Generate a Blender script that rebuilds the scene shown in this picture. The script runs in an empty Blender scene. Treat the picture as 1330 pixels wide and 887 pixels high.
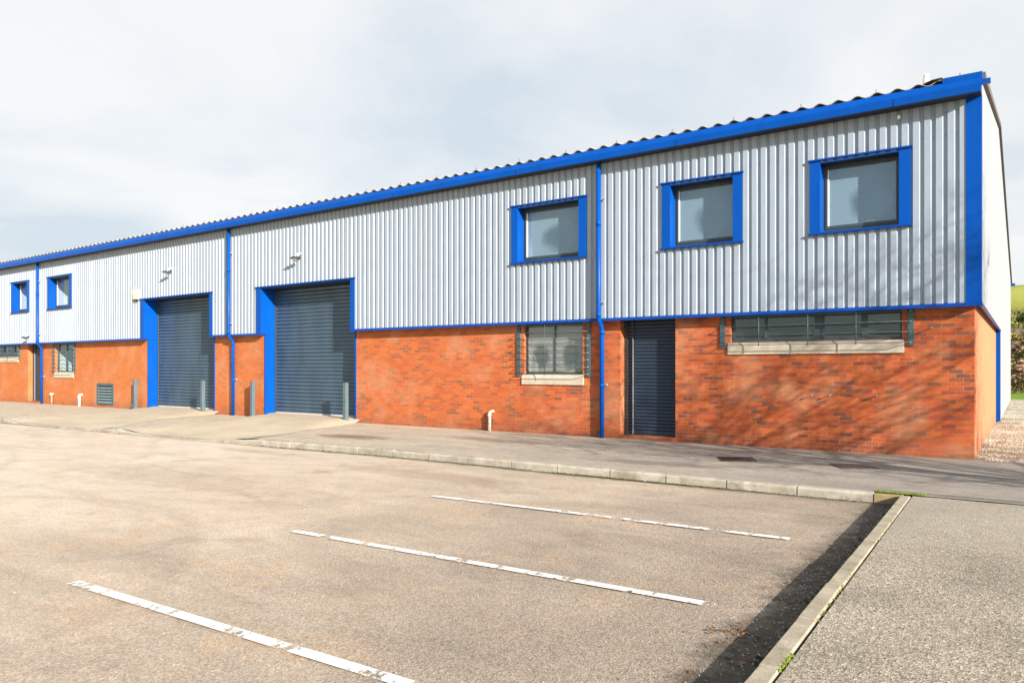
import bpy, bmesh, math, random
from mathutils import Vector, Matrix
R = math.radians
random.seed(7)
S = bpy.context.scene
C = S.collection

# ---------------------------------------------------------------- camera
cd = bpy.data.cameras.new('camera'); cam = bpy.data.objects.new('camera', cd); C.objects.link(cam)
cam.location = (0, 0, 1.6); cam.rotation_euler = (R(90), 0, R(34.85))
cd.sensor_width = 36; cd.lens = 36*960/1330; cd.shift_y = 34.5/1330
cd.clip_start = .05; cd.clip_end = 6000
S.camera = cam
# ---------------------------------------------------------------- light
SUN = Vector((2.4, -1.0, .95)).normalized()          # towards the sun
elev = math.asin(SUN.z); azim = math.atan2(SUN.x, SUN.y)
sl = bpy.data.lights.new('sun', 'SUN'); so = bpy.data.objects.new('sun', sl); C.objects.link(so)
sl.energy = 5.0; sl.angle = R(.35); sl.color = (1, .93, .83)
so.rotation_euler = (-SUN).to_track_quat('-Z', 'Y').to_euler()
S.view_settings.view_transform = 'Standard'; S.view_settings.look = 'None'
S.view_settings.gamma = 1; S.view_settings.use_curve_mapping = False
S.view_settings.exposure = 1.17
W = bpy.data.worlds.new('World'); S.world = W; W.use_nodes = True
nt = W.node_tree; nt.nodes.clear()
def N(nt, t, **k):
    n = nt.nodes.new(t)
    for a, b in k.items():
        if a.startswith('i_'): n.inputs[a[2:].replace('_', ' ')].default_value = b
        else: setattr(n, a, b)
    return n
def L(nt, a, b): nt.links.new(a, b)
def sky():
    out = N(nt, 'ShaderNodeOutputWorld'); bg = N(nt, 'ShaderNodeBackground', i_Strength=.1); L(nt, bg.outputs[0], out.inputs[0])
    s = N(nt, 'ShaderNodeTexSky', sky_type='NISHITA', sun_disc=False, sun_elevation=elev, sun_rotation=azim, air_density=1.2, dust_density=1.5)
    tc = N(nt, 'ShaderNodeTexCoord')
    sep = N(nt, 'ShaderNodeSeparateXYZ'); L(nt, tc.outputs['Generated'], sep.inputs[0])
    # project the direction onto a cloud deck
    zz = N(nt, 'ShaderNodeMath', operation='ADD'); L(nt, sep.outputs[2], zz.inputs[0]); zz.inputs[1].default_value = .22
    zm = N(nt, 'ShaderNodeMath', operation='MAXIMUM'); L(nt, zz.outputs[0], zm.inputs[0]); zm.inputs[1].default_value = .1
    dx = N(nt, 'ShaderNodeMath', operation='DIVIDE'); L(nt, sep.outputs[0], dx.inputs[0]); L(nt, zm.outputs[0], dx.inputs[1])
    dy = N(nt, 'ShaderNodeMath', operation='DIVIDE'); L(nt, sep.outputs[1], dy.inputs[0]); L(nt, zm.outputs[0], dy.inputs[1])
    cx = N(nt, 'ShaderNodeCombineXYZ'); L(nt, dx.outputs[0], cx.inputs[0]); L(nt, dy.outputs[0], cx.inputs[1])
    n1 = N(nt, 'ShaderNodeTexNoise', i_Scale=1.05, i_Detail=9.0, i_Roughness=.52, i_Distortion=.35); L(nt, cx.outputs[0], n1.inputs[0])
    r1 = N(nt, 'ShaderNodeValToRGB'); L(nt, n1.outputs[0], r1.inputs[0])
    e = r1.color_ramp.elements; e[0].position = .36; e[0].color = (2.98, 3.35, 3.68, 1); e[1].position = .58; e[1].color = (4.15, 4.2, 4.25, 1)
    m = N(nt, 'ShaderNodeMixRGB'); cl = N(nt, 'ShaderNodeMath', operation='MULTIPLY_ADD'); L(nt, sep.outputs[1], cl.inputs[0]); cl.inputs[1].default_value = .9; cl.inputs[2].default_value = .36
    nn = N(nt, 'ShaderNodeMath', operation='MULTIPLY_ADD'); L(nt, n1.outputs[0], nn.inputs[0]); nn.inputs[1].default_value = 1.1; L(nt, cl.outputs[0], nn.inputs[2])
    zc = N(nt, 'ShaderNodeMath', operation='MULTIPLY_ADD'); L(nt, sep.outputs[2], zc.inputs[0]); zc.inputs[1].default_value = -.45; L(nt, nn.outputs[0], zc.inputs[2])
    rc = N(nt, 'ShaderNodeValToRGB'); L(nt, zc.outputs[0], rc.inputs[0]); q = rc.color_ramp.elements
    q[0].position = .42; q[0].color = (.3, .3, .3, 1); q[1].position = .80; q[1].color = (.96, .96, .96, 1); L(nt, rc.outputs[0], m.inputs[0])
    L(nt, s.outputs[0], m.inputs[1]); L(nt, r1.outputs[0], m.inputs[2]); L(nt, m.outputs[0], bg.inputs[0])
sky()

# ---------------------------------------------------------------- materials
def mat(name, col=(.5, .5, .5), rough=.7, metal=0., spec=.5):
    m = bpy.data.materials.new(name); m.use_nodes = True
    b = m.node_tree.nodes['Principled BSDF']
    b.inputs['Base Color'].default_value = (*col, 1); b.inputs['Roughness'].default_value = rough
    b.inputs['Metallic'].default_value = metal; b.inputs['Specular IOR Level'].default_value = spec
    return m, m.node_tree, b
def pos(nt, sc=(1, 1, 1), loc=(0, 0, 0), rot=(0, 0, 0)):
    g = N(nt, 'ShaderNodeNewGeometry'); mp = N(nt, 'ShaderNodeMapping'); L(nt, g.outputs['Position'], mp.inputs[0])
    mp.inputs['Scale'].default_value = sc; mp.inputs['Location'].default_value = loc; mp.inputs['Rotation'].default_value = rot
    return mp.outputs[0]
def noise(nt, vec, scale, detail=4., rough=.55, dist=0.):
    n = N(nt, 'ShaderNodeTexNoise', i_Scale=scale, i_Detail=detail, i_Roughness=rough, i_Distortion=dist); L(nt, vec, n.inputs[0]); return n.outputs[0]
def ramp(nt, fac, *st):
    r = N(nt, 'ShaderNodeValToRGB'); L(nt, fac, r.inputs[0]); e = r.color_ramp.elements
    while len(e) < len(st): e.new(.5)
    for q, (p, c) in zip(e, st): q.position = p; q.color = (*c, 1) if len(c) == 3 else (c[0],)*3+(1,)
    return r.outputs[0]
def mix(nt, fac, a, b, mode='MIX'):
    m = N(nt, 'ShaderNodeMixRGB', blend_type=mode)
    for i, v in ((0, fac), (1, a), (2, b)):
        if isinstance(v, (int, float)): m.inputs[i].default_value = v
        elif isinstance(v, tuple): m.inputs[i].default_value = (*v, 1)
        else: L(nt, v, m.inputs[i])
    return m.outputs[0]
def math_(nt, op, a, b=None):
    m = N(nt, 'ShaderNodeMath', operation=op)
    for i, v in ((0, a), (1, b)):
        if v is None: continue
        if isinstance(v, (int, float)): m.inputs[i].default_value = v
        else: L(nt, v, m.inputs[i])
    return m.outputs[0]
def bump(nt, b, h, st=.3, d=.01):
    n = N(nt, 'ShaderNodeBump', i_Strength=st, i_Distance=d); L(nt, h, n.inputs['Height']); L(nt, n.outputs[0], b.inputs['Normal'])
def gray(*v): return [((a), (b, b, b)) for a, b in v]

def m_brick():
    m, t, b = mat('brick', rough=.85, spec=.25)
    g = N(t, 'ShaderNodeNewGeometry'); s = N(t, 'ShaderNodeSeparateXYZ'); L(t, g.outputs['Position'], s.inputs[0])
    u = math_(t, 'ADD', s.outputs[0], s.outputs[1]); c = N(t, 'ShaderNodeCombineXYZ'); L(t, u, c.inputs[0]); L(t, s.outputs[2], c.inputs[1])
    def bt(mort, smooth=.1):
        k = N(t, 'ShaderNodeTexBrick', offset=.5, i_Scale=1.0); L(t, c.outputs[0], k.inputs['Vector'])
        k.inputs['Color1'].default_value = (0, 0, 0, 1); k.inputs['Color2'].default_value = (1, 1, 1, 1); k.inputs['Mortar'].default_value = (.5, .5, .5, 1)
        k.inputs['Mortar Size'].default_value = mort; k.inputs['Mortar Smooth'].default_value = smooth
        k.inputs['Brick Width'].default_value = .225; k.inputs['Row Height'].default_value = .075
        return k
    k = bt(.0042)
    P = pos(t)
    big = noise(t, P, .55, 3.); rv = math_(t, 'ADD', math_(t, 'MULTIPLY', k.outputs['Color'], .8), math_(t, 'MULTIPLY', big, .42))
    base = ramp(t, rv, (.13, (.27, .062, .034)), (.26, (.36, .072, .029)), (.45, (.45, .108, .030)), (.62, (.37, .068, .024)), (.78, (.44, .110, .032)), (.84, (.31, .070, .032)), (.93, (.23, .068, .038)), (.975, (.17, .064, .042)), (1., (.25, .075, .040)))
    fine = noise(t, P, 60., 5., .6)
    col = mix(t, .32, base, ramp(t, fine, (.3, (.25, .25, .25)), (.7, (.85, .85, .85))), 'OVERLAY')
    # weathering: pale orange bloom towards the left units, dark splash band at the foot
    lf = ramp(t, math_(t, 'ADD', math_(t, 'MULTIPLY', s.outputs[0], -.03), math_(t, 'MULTIPLY', noise(t, P, .9, 4.), .35)), (.38, (0, 0, 0)), (1.1, (1, 1, 1)))
    col = mix(t, math_(t, 'MULTIPLY', lf, .6), col, (.50, .170, .045))
    gb = ramp(t, math_(t, 'ADD', math_(t, 'MULTIPLY', s.outputs[1], .05), math_(t, 'MULTIPLY', noise(t, P, 1.2, 4.), .2)), (.86, (0, 0, 0)), (.90, (.7, .7, .7)))  # gable return: strong sun painted in as a paler brick colour
    col = mix(t, gb, col, (.46, .215, .115))
    foot = ramp(t, math_(t, 'ADD', s.outputs[2], math_(t, 'MULTIPLY', noise(t, P, 1.7, 5.), .5)), (.12, (1, 1, 1)), (.62, (0, 0, 0)))
    col = mix(t, math_(t, 'MULTIPLY', foot, .5), col, (.13, .062, .045))
    mo = ramp(t, noise(t, P, 2.2, 3.), (.35, (.24, .105, .06)), (.65, (.42, .25, .14)))
    col = mix(t, k.outputs['Fac'], col, mo)
    L(t, col, b.inputs['Base Color'])
    h = math_(t, 'ADD', math_(t, 'MULTIPLY', math_(t, 'SUBTRACT', 1., k.outputs['Fac']), 1.), math_(t, 'MULTIPLY', fine, .5))
    bump(t, b, h, .6, .006)
    return m
def weather(t, P, col, amt=.6, brown=(.30, .20, .125), dark=(.14, .115, .095)):
    a = noise(t, P, 2.6, 9., .72, .6); b_ = noise(t, pos(t, loc=(7, 3, 0)), 7., 8., .75, .3); c = noise(t, pos(t, (1, 1, 1), (2, 8, 0)), 30., 5., .8)
    col = mix(t, math_(t, 'MULTIPLY', ramp(t, a, (.50, (0, 0, 0)), (.66, (1, 1, 1))), amt*.55), col, brown)
    col = mix(t, math_(t, 'MULTIPLY', ramp(t, b_, (.53, (0, 0, 0)), (.66, (1, 1, 1))), amt*.6), col, dark)
    return mix(t, amt*.7, col, ramp(t, c, (.32, (.22, .22, .22)), (.5, (.5, .5, .5)), (.68, (.76, .76, .76))), 'OVERLAY')
def spot(t, s, col, x, y, rx, ry, c, k=.7):
    d = math_(t, 'ADD', math_(t, 'POWER', math_(t, 'DIVIDE', math_(t, 'SUBTRACT', s.outputs[0], x), rx), 2.), math_(t, 'POWER', math_(t, 'DIVIDE', math_(t, 'SUBTRACT', s.outputs[1], y), ry), 2.))
    d = math_(t, 'ADD', d, math_(t, 'MULTIPLY', math_(t, 'SUBTRACT', noise(t, pos(t), 4., 7., .75), .5), 2.6))
    return mix(t, ramp(t, d, (.25, (k, k, k)), (1., (0, 0, 0))), col, c)
def m_road():
    m, t, b = mat('asphalt', rough=.9, spec=.2)
    P = pos(t); s = N(t, 'ShaderNodeSeparateXYZ'); L(t, P, s.inputs[0])
    # dusty pale surface to the left / behind, coarser and darker near the bays' ends
    gx = math_(t, 'ADD', math_(t, 'MULTIPLY', s.outputs[0], -.085), math_(t, 'MULTIPLY', math_(t, 'SUBTRACT', noise(t, P, .35, 5., .6, .6), .5), 1.25))
    col = ramp(t, gx, (.0, (.275, .226, .182)), (.35, (.365, .298, .235)), (.75, (.50, .412, .322)), (1., (.545, .465, .375)))
    st = noise(t, pos(t, (.5, 1.6, 1), rot=(0, 0, .25)), .9, 6., .6, 1.)
    col = mix(t, .5, col, ramp(t, st, (.3, (.33, .33, .33)), (.5, (.5, .5, .5)), (.75, (.63, .61, .58))), 'OVERLAY')
    rust = noise(t, P, 1.15, 6., .65, 1.); col = mix(t, ramp(t, rust, (.52, (0, 0, 0)), (.74, (.5, .5, .5))), col, (.50, .33, .19))
    for (ax_, ay_, rr) in ((-20., -3., 8.6), (-20., -3., 10.3), (-13., 14.5, 6.6), (-9., 1., 4.2)):
        dd = math_(t, 'SQRT', math_(t, 'ADD', math_(t, 'POWER', math_(t, 'SUBTRACT', s.outputs[0], ax_), 2.), math_(t, 'POWER', math_(t, 'SUBTRACT', s.outputs[1], ay_), 2.)))
        q = math_(t, 'ABSOLUTE', math_(t, 'SUBTRACT', math_(t, 'ADD', dd, math_(t, 'MULTIPLY', noise(t, P, .4, 2.), .5)), rr))
        col = mix(t, math_(t, 'MULTIPLY', ramp(t, q, (.03, (.28, .28, .28)), (.17, (0, 0, 0))), noise(t, P, .8, 4.)), col, (.16, .13, .11))
    dark = noise(t, pos(t, loc=(5, 9, 0)), .75, 6., .7, .8); col = mix(t, ramp(t, dark, (.56, (0, 0, 0)), (.74, (.5, .5, .5))), col, (.17, .125, .095))
    # tyre arcs
    gr = ramp(t, math_(t, 'MULTIPLY', s.outputs[0], -.08), (.05, (1, 1, 1)), (.9, (.25, .25, .25)))
    v = N(t, 'ShaderNodeTexVoronoi', i_Scale=85.); L(t, P, v.inputs[0])
    sp = ramp(t, v.outputs['Color'], (.1, (.2, .2, .2)), (.5, (.48, .48, .48)), (.85, (.6, .6, .6)), (.97, (.97, .95, .9)))
    col = mix(t, math_(t, 'MULTIPLY', gr, .75), col, sp, 'OVERLAY')
    fn = noise(t, P, 190., 3., .7); col = mix(t, math_(t, 'MULTIPLY', gr, .9), col, ramp(t, fn, (.3, (.12, .12, .12)), (.5, (.5, .5, .5)), (.7, (.9, .9, .9))), 'OVERLAY')
    col = weather(t, P, col, .42, (.36, .25, .16), (.17, .14, .11))
    for sx, sy, rx, ry, c in ((-11., 6.6, 3.2, .8, (.22, .145, .09)), (-7.9, 9.0, 2., .5, (.22, .15, .10)), (-13, 9.6, 1.6, .3, (.28, .17, .09)), (-1.95, 8.9, .35, .4, (.12, .11, .04)), (-7.5, 2.6, .16, .1, (.5, .25, .05))):
        col = spot(t, s, col, sx, sy, rx, ry, c, .3)
    kd = math_(t, 'ADD', math_(t, 'ADD', s.outputs[1], math_(t, 'MULTIPLY', noise(t, P, 3., 6., .75), .32)), math_(t, 'MULTIPLY', math_(t, 'MAXIMUM', math_(t, 'SUBTRACT', -11., s.outputs[0]), 0.), .03))
    col = mix(t, ramp(t, math_(t, 'SUBTRACT', kd, 10.), (.40, (0, 0, 0)), (.56, (.85, .85, .85))), col, (.075, .062, .035))
    # dirt along the raised kerb on the right, widened to paint in its shadow
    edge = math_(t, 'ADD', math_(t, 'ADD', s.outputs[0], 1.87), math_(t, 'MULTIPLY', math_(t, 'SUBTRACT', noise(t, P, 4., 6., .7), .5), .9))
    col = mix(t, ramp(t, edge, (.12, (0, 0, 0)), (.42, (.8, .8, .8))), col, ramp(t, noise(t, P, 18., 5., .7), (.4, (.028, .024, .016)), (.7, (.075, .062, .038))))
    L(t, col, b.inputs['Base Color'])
    bump(t, b, math_(t, 'ADD', math_(t, 'MULTIPLY', v.outputs['Distance'], 1.2), fn), .5, .006)
    return m
def m_apron():
    m, t, b = mat('rough_concrete', rough=.92, spec=.15)
    P = pos(t)
    col = ramp(t, noise(t, P, .8, 5., .6, .4), (.3, (.27, .235, .19)), (.55, (.35, .305, .248)), (.75, (.41, .36, .295)))
    v = N(t, 'ShaderNodeTexVoronoi', i_Scale=75.); L(t, P, v.inputs[0])
    col = mix(t, .85, col, ramp(t, v.outputs['Color'], (.05, (.15, .14, .13)), (.45, (.45, .45, .45)), (.8, (.62, .61, .6)), (.97, (1, .97, .92))), 'OVERLAY')
    fn = noise(t, P, 120., 4., .75); col = mix(t, .9, col, ramp(t, fn, (.33, (.12, .12, .12)), (.5, (.5, .5, .5)), (.7, (.88, .88, .88))), 'OVERLAY')
    mo = noise(t, P, 2.5, 8., .8, .5); col = mix(t, ramp(t, mo, (.62, (0, 0, 0)), (.74, (.5, .5, .5))), col, (.12, .115, .055))
    s = N(t, 'ShaderNodeSeparateXYZ'); L(t, P, s.inputs[0])
    pal = ramp(t, math_(t, 'ADD', math_(t, 'MULTIPLY', s.outputs[1], .1), math_(t, 'MULTIPLY', noise(t, P, 1.3, 4.), .3)), (.85, (0, 0, 0)), (1.15, (.6, .6, .6)))
    col = mix(t, pal, col, (.36, .32, .26))
    col = weather(t, P, col, .6, (.26, .215, .16), (.16, .145, .10))
    L(t, col, b.inputs['Base Color']); bump(t, b, math_(t, 'ADD', v.outputs['Distance'], math_(t, 'MULTIPLY', fn, 1.4)), .7, .009)
    return m
def m_pave():
    m, t, b = mat('worn_pavement', rough=.9, spec=.2)
    P = pos(t); s = N(t, 'ShaderNodeSeparateXYZ'); L(t, P, s.inputs[0])
    gx = math_(t, 'ADD', math_(t, 'MULTIPLY', s.outputs[0], -.06), math_(t, 'MULTIPLY', math_(t, 'SUBTRACT', noise(t, pos(t, (.6, 1.8, 1)), .6, 6., .65, .6), .5), 1.3))
    col = ramp(t, gx, (.0, (.25, .225, .20)), (.35, (.33, .288, .24)), (.7, (.42, .355, .275)), (1., (.46, .39, .30)))
    fn = noise(t, P, 150., 4., .75); col = mix(t, .6, col, ramp(t, fn, (.33, (.15, .15, .15)), (.5, (.5, .5, .5)), (.7, (.85, .85, .85))), 'OVERLAY')
    st = noise(t, pos(t, (.7, 2.2, 1)), 1.1, 7., .65, 1.2); col = mix(t, ramp(t, st, (.55, (0, 0, 0)), (.72, (.55, .55, .55))), col, (.17, .125, .085))
    col = weather(t, P, col, .7, (.26, .20, .14), (.13, .115, .10))
    for sx, sy, rx, ry, c in ((-12.9, 12.0, 1.3, .5, (.14, .10, .05)), (-9.6, 13.2, 1.6, .4, (.2, .16, .12)), (-5.2, 11.6, 1.5, .35, (.16, .13, .11)), (-.6, 10.70, 1.2, .10, (.09, .085, .04)), (-34, 11.5, 1.6, .5, (.2, .15, .08))): col = spot(t, s, col, sx, sy, rx, ry, c)
    wf = ramp(t, math_(t, 'ADD', s.outputs[1], math_(t, 'MULTIPLY', noise(t, P, 2.5, 6., .7), .3)), (.0, (0, 0, 0)), (1., (0, 0, 0)))
    L(t, col, b.inputs['Base Color']); bump(t, b, fn, .5, .006)
    return m
def m_conc(name, a, c, sc=1.5, speck=.4, stain=(.3, .2, .1), st_lo=.64):
    m, t, b = mat(name, rough=.88, spec=.2)
    P = pos(t); col = ramp(t, noise(t, P, sc, 6., .6, .5), (.3, a), (.7, c))
    fn = noise(t, P, 130., 4., .7); col = mix(t, speck, col, ramp(t, fn, (.3, (.1, .1, .1)), (.5, (.5, .5, .5)), (.7, (.9, .9, .9))), 'OVERLAY')
    col = mix(t, ramp(t, noise(t, P, 3.1, 7., .7, .4), (st_lo, (0, 0, 0)), (st_lo+.14, (.6, .6, .6))), col, stain)
    L(t, col, b.inputs['Base Color']); bump(t, b, fn, .4, .004)
    return m
def m_paint(name, col, rough=.35, var=.12, spec=.5, metal=0., nscale=6., dirt=None):
    m, t, b = mat(name, col, rough, metal, spec)
    P = pos(t); n = noise(t, pos(t, (1, 1, .35)), nscale, 5., .6)
    c = mix(t, var, col, ramp(t, n, (.3, (.15, .15, .15)), (.7, (.9, .9, .9))), 'OVERLAY')
    if dirt:
        c = mix(t, ramp(t, noise(t, pos(t, (9, 9, .8)), 1.3, 6., .7), (.55, (0, 0, 0)), (.85, (dirt,)*3)), c, (.2, .17, .13))
    L(t, c, b.inputs['Base Color'])
    L(t, ramp(t, noise(t, P, 14., 3.), (.2, (rough*.8,)*3), (.8, (min(1, rough*1.3),)*3)), b.inputs['Roughness'])
    return m
def m_glass(dust=.42, col=(.25, .36, .44), name='window_glass', base=.17):
    m = bpy.data.materials.new(name); m.use_nodes = True; t = m.node_tree; t.nodes.clear()
    o = N(t, 'ShaderNodeOutputMaterial'); tr = N(t, 'ShaderNodeBsdfTransparent'); tr.inputs[0].default_value = (.84, .90, .92, 1)
    gl = N(t, 'ShaderNodeBsdfGlossy'); gl.inputs['Roughness'].default_value = .015; gl.inputs['Color'].default_value = (.80, .90, 1, 1)
    fr = N(t, 'ShaderNodeLayerWeight', i_Blend=.5); f = math_(t, 'MINIMUM', math_(t, 'ADD', math_(t, 'MULTIPLY', math_(t, 'POWER', fr.outputs['Facing'], 4.), .45), base), .8)
    mx = N(t, 'ShaderNodeMixShader'); L(t, f, mx.inputs[0]); L(t, tr.outputs[0], mx.inputs[1]); L(t, gl.outputs[0], mx.inputs[2])
    # thin film of dust, wiped in the middle of each pane (generated coordinates run 0..1 over the pane)
    tc = N(t, 'ShaderNodeTexCoord'); s = N(t, 'ShaderNodeSeparateXYZ'); L(t, tc.outputs['Generated'], s.inputs[0])
    dx = math_(t, 'MULTIPLY', math_(t, 'SUBTRACT', s.outputs[0], .57), 2.6); dz = math_(t, 'MULTIPLY', math_(t, 'SUBTRACT', s.outputs[2], .36), 2.6)
    oi = N(t, 'ShaderNodeObjectInfo'); dx = math_(t, 'ADD', dx, math_(t, 'MULTIPLY', math_(t, 'SUBTRACT', oi.outputs['Random'], .5), .5))
    d = math_(t, 'ADD', math_(t, 'MULTIPLY', dx, dx), math_(t, 'MULTIPLY', dz, dz))
    d = math_(t, 'ADD', d, math_(t, 'MULTIPLY', math_(t, 'SUBTRACT', noise(t, pos(t), 3., 3.), .5), .8))
    ff = ramp(t, d, (.28, (dust*.10,)*3), (.85, (dust,)*3))
    df = N(t, 'ShaderNodeBsdfDiffuse'); df.inputs[0].default_value = (*col, 1)
    m2 = N(t, 'ShaderNodeMixShader'); L(t, ff, m2.inputs[0]); L(t, mx.outputs[0], m2.inputs[1]); L(t, df.outputs[0], m2.inputs[2])
    L(t, m2.outputs[0], o.inputs[0]); return m
def m_line():
    m, t, b = mat('road_paint', (.72, .70, .66), .8)
    P = pos(t); s = N(t, 'ShaderNodeSeparateXYZ'); L(t, P, s.inputs[0])
    big_ = noise(t, pos(t, (1, .45, 1), rot=(0, 0, .5)), 4.6, 3., .6); cr = noise(t, pos(t, (1, .6, 1), rot=(0, 0, .6)), 16., 7., .8)
    n = math_(t, 'ADD', math_(t, 'MULTIPLY', big_, .5), math_(t, 'MULTIPLY', cr, .5))
    n = math_(t, 'ADD', math_(t, 'MULTIPLY', n, .85), math_(t, 'MULTIPLY', noise(t, P, 55., 4., .8), .15))
    tr = N(t, 'ShaderNodeBsdfTransparent'); mx = N(t, 'ShaderNodeMixShader'); o = t.nodes['Material Output']
    L(t, ramp(t, n, (.442, (0, 0, 0)), (.485, (1, 1, 1))), mx.inputs[0]); L(t, tr.outputs[0], mx.inputs[1]); L(t, b.outputs[0], mx.inputs[2]); L(t, mx.outputs[0], o.inputs[0])
    return m
def m_leaf(name, a, c, sc=3.):
    m, t, b = mat(name, a, .7, spec=.2); L(t, ramp(t, noise(t, pos(t), sc, 4.), (.35, a), (.65, c)), b.inputs['Base Color']); return m

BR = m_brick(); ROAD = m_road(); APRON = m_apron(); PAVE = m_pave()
RAMP = m_conc('pale_concrete', (.40, .335, .245), (.50, .42, .31), .9, .35, (.32, .22, .12))
KERB = m_conc('kerb_concrete', (.24, .21, .165), (.44, .405, .345), 3.2, .45, (.15, .13, .06), .58)
KERB2 = m_conc('edging_concrete', (.24, .20, .145), (.40, .35, .27), 4., .5, (.14, .12, .05), .56)
STONE = m_conc('sill_stone', (.38, .34, .27), (.52, .46, .38), 3., .3, (.3, .24, .16), .66)
CLAD = m_paint('pale_grey_cladding', (.272, .322, .392), .4, .08, spec=.3, dirt=.42)
CLADW = m_paint('white_cladding', (.245, .262, .285), .6, .06, spec=.2)
BLUE = m_paint('blue_coating', (.001, .060, .32), .3, .12, spec=.12, nscale=2.5, dirt=.03)
BLUED = m_paint('blue_trim_coating', (.001, .044, .25), .35, .1, spec=.2)
SHUT = m_paint('slate_shutter', (.058, .096, .135), .33, .3, metal=.25, nscale=2.)
SHUTD = m_paint('dark_shutter', (.026, .042, .070), .36, .2, metal=.25, nscale=2.)
FRAME = m_paint('dark_frame', (.035, .055, .065), .4)
GRILL = m_paint('grille_metal', (.045, .085, .10), .45)
POST = m_paint('grey_post_paint', (.08, .115, .135), .5, .2, dirt=.3)
DARK = m_paint('black_fitting', (.03, .026, .024), .5)
WHITE = m_paint('white_plastic', (.75, .74, .70), .4, .08)
CREAM = m_paint('cream_plastic', (.72, .66, .42), .5, .15)
ROOF = m_conc('fibre_cement', (.30, .27, .23), (.40, .36, .30), 1.2, .4, (.12, .11, .08), .55)
VERGE = m_paint('brown_verge', (.10, .08, .075), .7)
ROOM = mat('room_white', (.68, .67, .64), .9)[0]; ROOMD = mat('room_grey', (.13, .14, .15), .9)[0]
GLASS = m_glass(); GLASSM = m_glass(.42, col=(.36, .37, .36), name='lit_room_glass'); GLASSC = m_glass(.04, name='clear_glass', base=.06); LINE = m_line()  # milky film paints in a brighter room behind one lower window
RUST = m_conc('rusty_iron', (.045, .028, .022), (.10, .055, .038), 6., .5, (.22, .08, .03))
FLAKE = m_conc('flaking_white_pipe', (.08, .065, .05), (.75, .70, .60), 22., .3, (.1, .08, .06), .55)

# ---------------------------------------------------------------- mesh helpers
class MB:
    def __init__(s): s.v = []; s.f = []; s.sm = []
    def face(s, pts, smooth=False):
        i = len(s.v); s.v += [tuple(p) for p in pts]; s.f.append(tuple(range(i, i+len(pts)))); s.sm.append(smooth)
    def box(s, x0, x1, y0, y1, z0, z1):
        i = len(s.v); s.v += [(x, y, z) for x in (x0, x1) for y in (y0, y1) for z in (z0, z1)]
        for f in ((0, 1, 3, 2), (4, 6, 7, 5), (0, 4, 5, 1), (2, 3, 7, 6), (0, 2, 6, 4), (1, 5, 7, 3)): s.f.append(tuple(i+k for k in f)); s.sm.append(False)
    def hexa(s, p):   # p: 4 bottom (ccw) then 4 top
        i = len(s.v); s.v += [tuple(q) for q in p]
        for f in ((3, 2, 1, 0), (4, 5, 6, 7), (0, 1, 5, 4), (1, 2, 6, 5), (2, 3, 7, 6), (3, 0, 4, 7)): s.f.append(tuple(i+k for k in f)); s.sm.append(False)
    def prism_x(s, prof, x0, x1):   # prof: (y,z) list
        n = len(prof); i = len(s.v); s.v += [(x0, y, z) for y, z in prof]+[(x1, y, z) for y, z in prof]
        for k in range(n): q = (k+1) % n; s.f.append((i+k, i+q, i+n+q, i+n+k)); s.sm.append(False)
        s.f.append(tuple(i+k for k in range(n-1, -1, -1))); s.f.append(tuple(i+n+k for k in range(n))); s.sm += [False, False]
    def tube(s, pts, r, n=10, caps=True):
        rs = r if isinstance(r, (list, tuple)) else [r]*len(pts)
        pts = [Vector(p) for p in pts]; rings = []; up = None
        for k, p in enumerate(pts):
            d = (pts[min(k+1, len(pts)-1)]-pts[max(k-1, 0)]).normalized()
            if up is None: up = d.orthogonal().normalized()
            a = (up-d*up.dot(d)).normalized(); up = a; b = d.cross(a); i = len(s.v)
            s.v += [tuple(p+(a*math.cos(2*math.pi*j/n)+b*math.sin(2*math.pi*j/n))*rs[k]) for j in range(n)]; rings.append(i)
        for a, b in zip(rings, rings[1:]):
            for j in range(n): q = (j+1) % n; s.f.append((a+j, a+q, b+q, b+j)); s.sm.append(True)
        if caps: s.f.append(tuple(rings[0]+j for j in range(n-1, -1, -1))); s.f.append(tuple(rings[-1]+j for j in range(n))); s.sm += [False, False]
    def build(s, name, m, parent=None, bevel=0, recalc=True):
        me = bpy.data.meshes.new(name); me.from_pydata(s.v, [], s.f); me.polygons.foreach_set('use_smooth', s.sm)
        if recalc:
            b = bmesh.new(); b.from_mesh(me); bmesh.ops.recalc_face_normals(b, faces=b.faces); b.to_mesh(me); b.free()
        me.materials.append(m); o = bpy.data.objects.new(name, me); C.objects.link(o)
        if parent: o.parent = parent; o.matrix_parent_inverse = parent.matrix_world.inverted() if False else Matrix.Translation(-parent.location)
        if bevel:
            q = o.modifiers.new('bevel', 'BEVEL'); q.width = bevel; q.segments = 2; q.limit_method = 'ANGLE'
        return o
def build_split(mb, name, m, root):
    par = list(range(len(mb.v)))
    def find(i):
        while par[i] != i: par[i] = par[par[i]]; i = par[i]
        return i
    for f in mb.f:
        for q in f[1:]: par[find(q)] = find(f[0])
    comp = {}
    for f, sm in zip(mb.f, mb.sm): comp.setdefault(find(f[0]), []).append((f, sm))
    for fs in comp.values():
        n = MB(); idx = {}
        for f, sm in fs:
            g = []
            for q in f:
                if q not in idx: idx[q] = len(n.v); n.v.append(mb.v[q])
                g.append(idx[q])
            n.f.append(tuple(g)); n.sm.append(sm)
        o = n.build(name, m, root)
        if root is not BLD: o.matrix_parent_inverse = Matrix()
def empty(name, label, cat, loc=(0, 0, 0), group=None):
    o = bpy.data.objects.new(name, None); C.objects.link(o); o.location = loc; o.empty_display_size = .2
    o['label'] = label; o['category'] = cat
    if group: o['group'] = group
    return o
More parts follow.
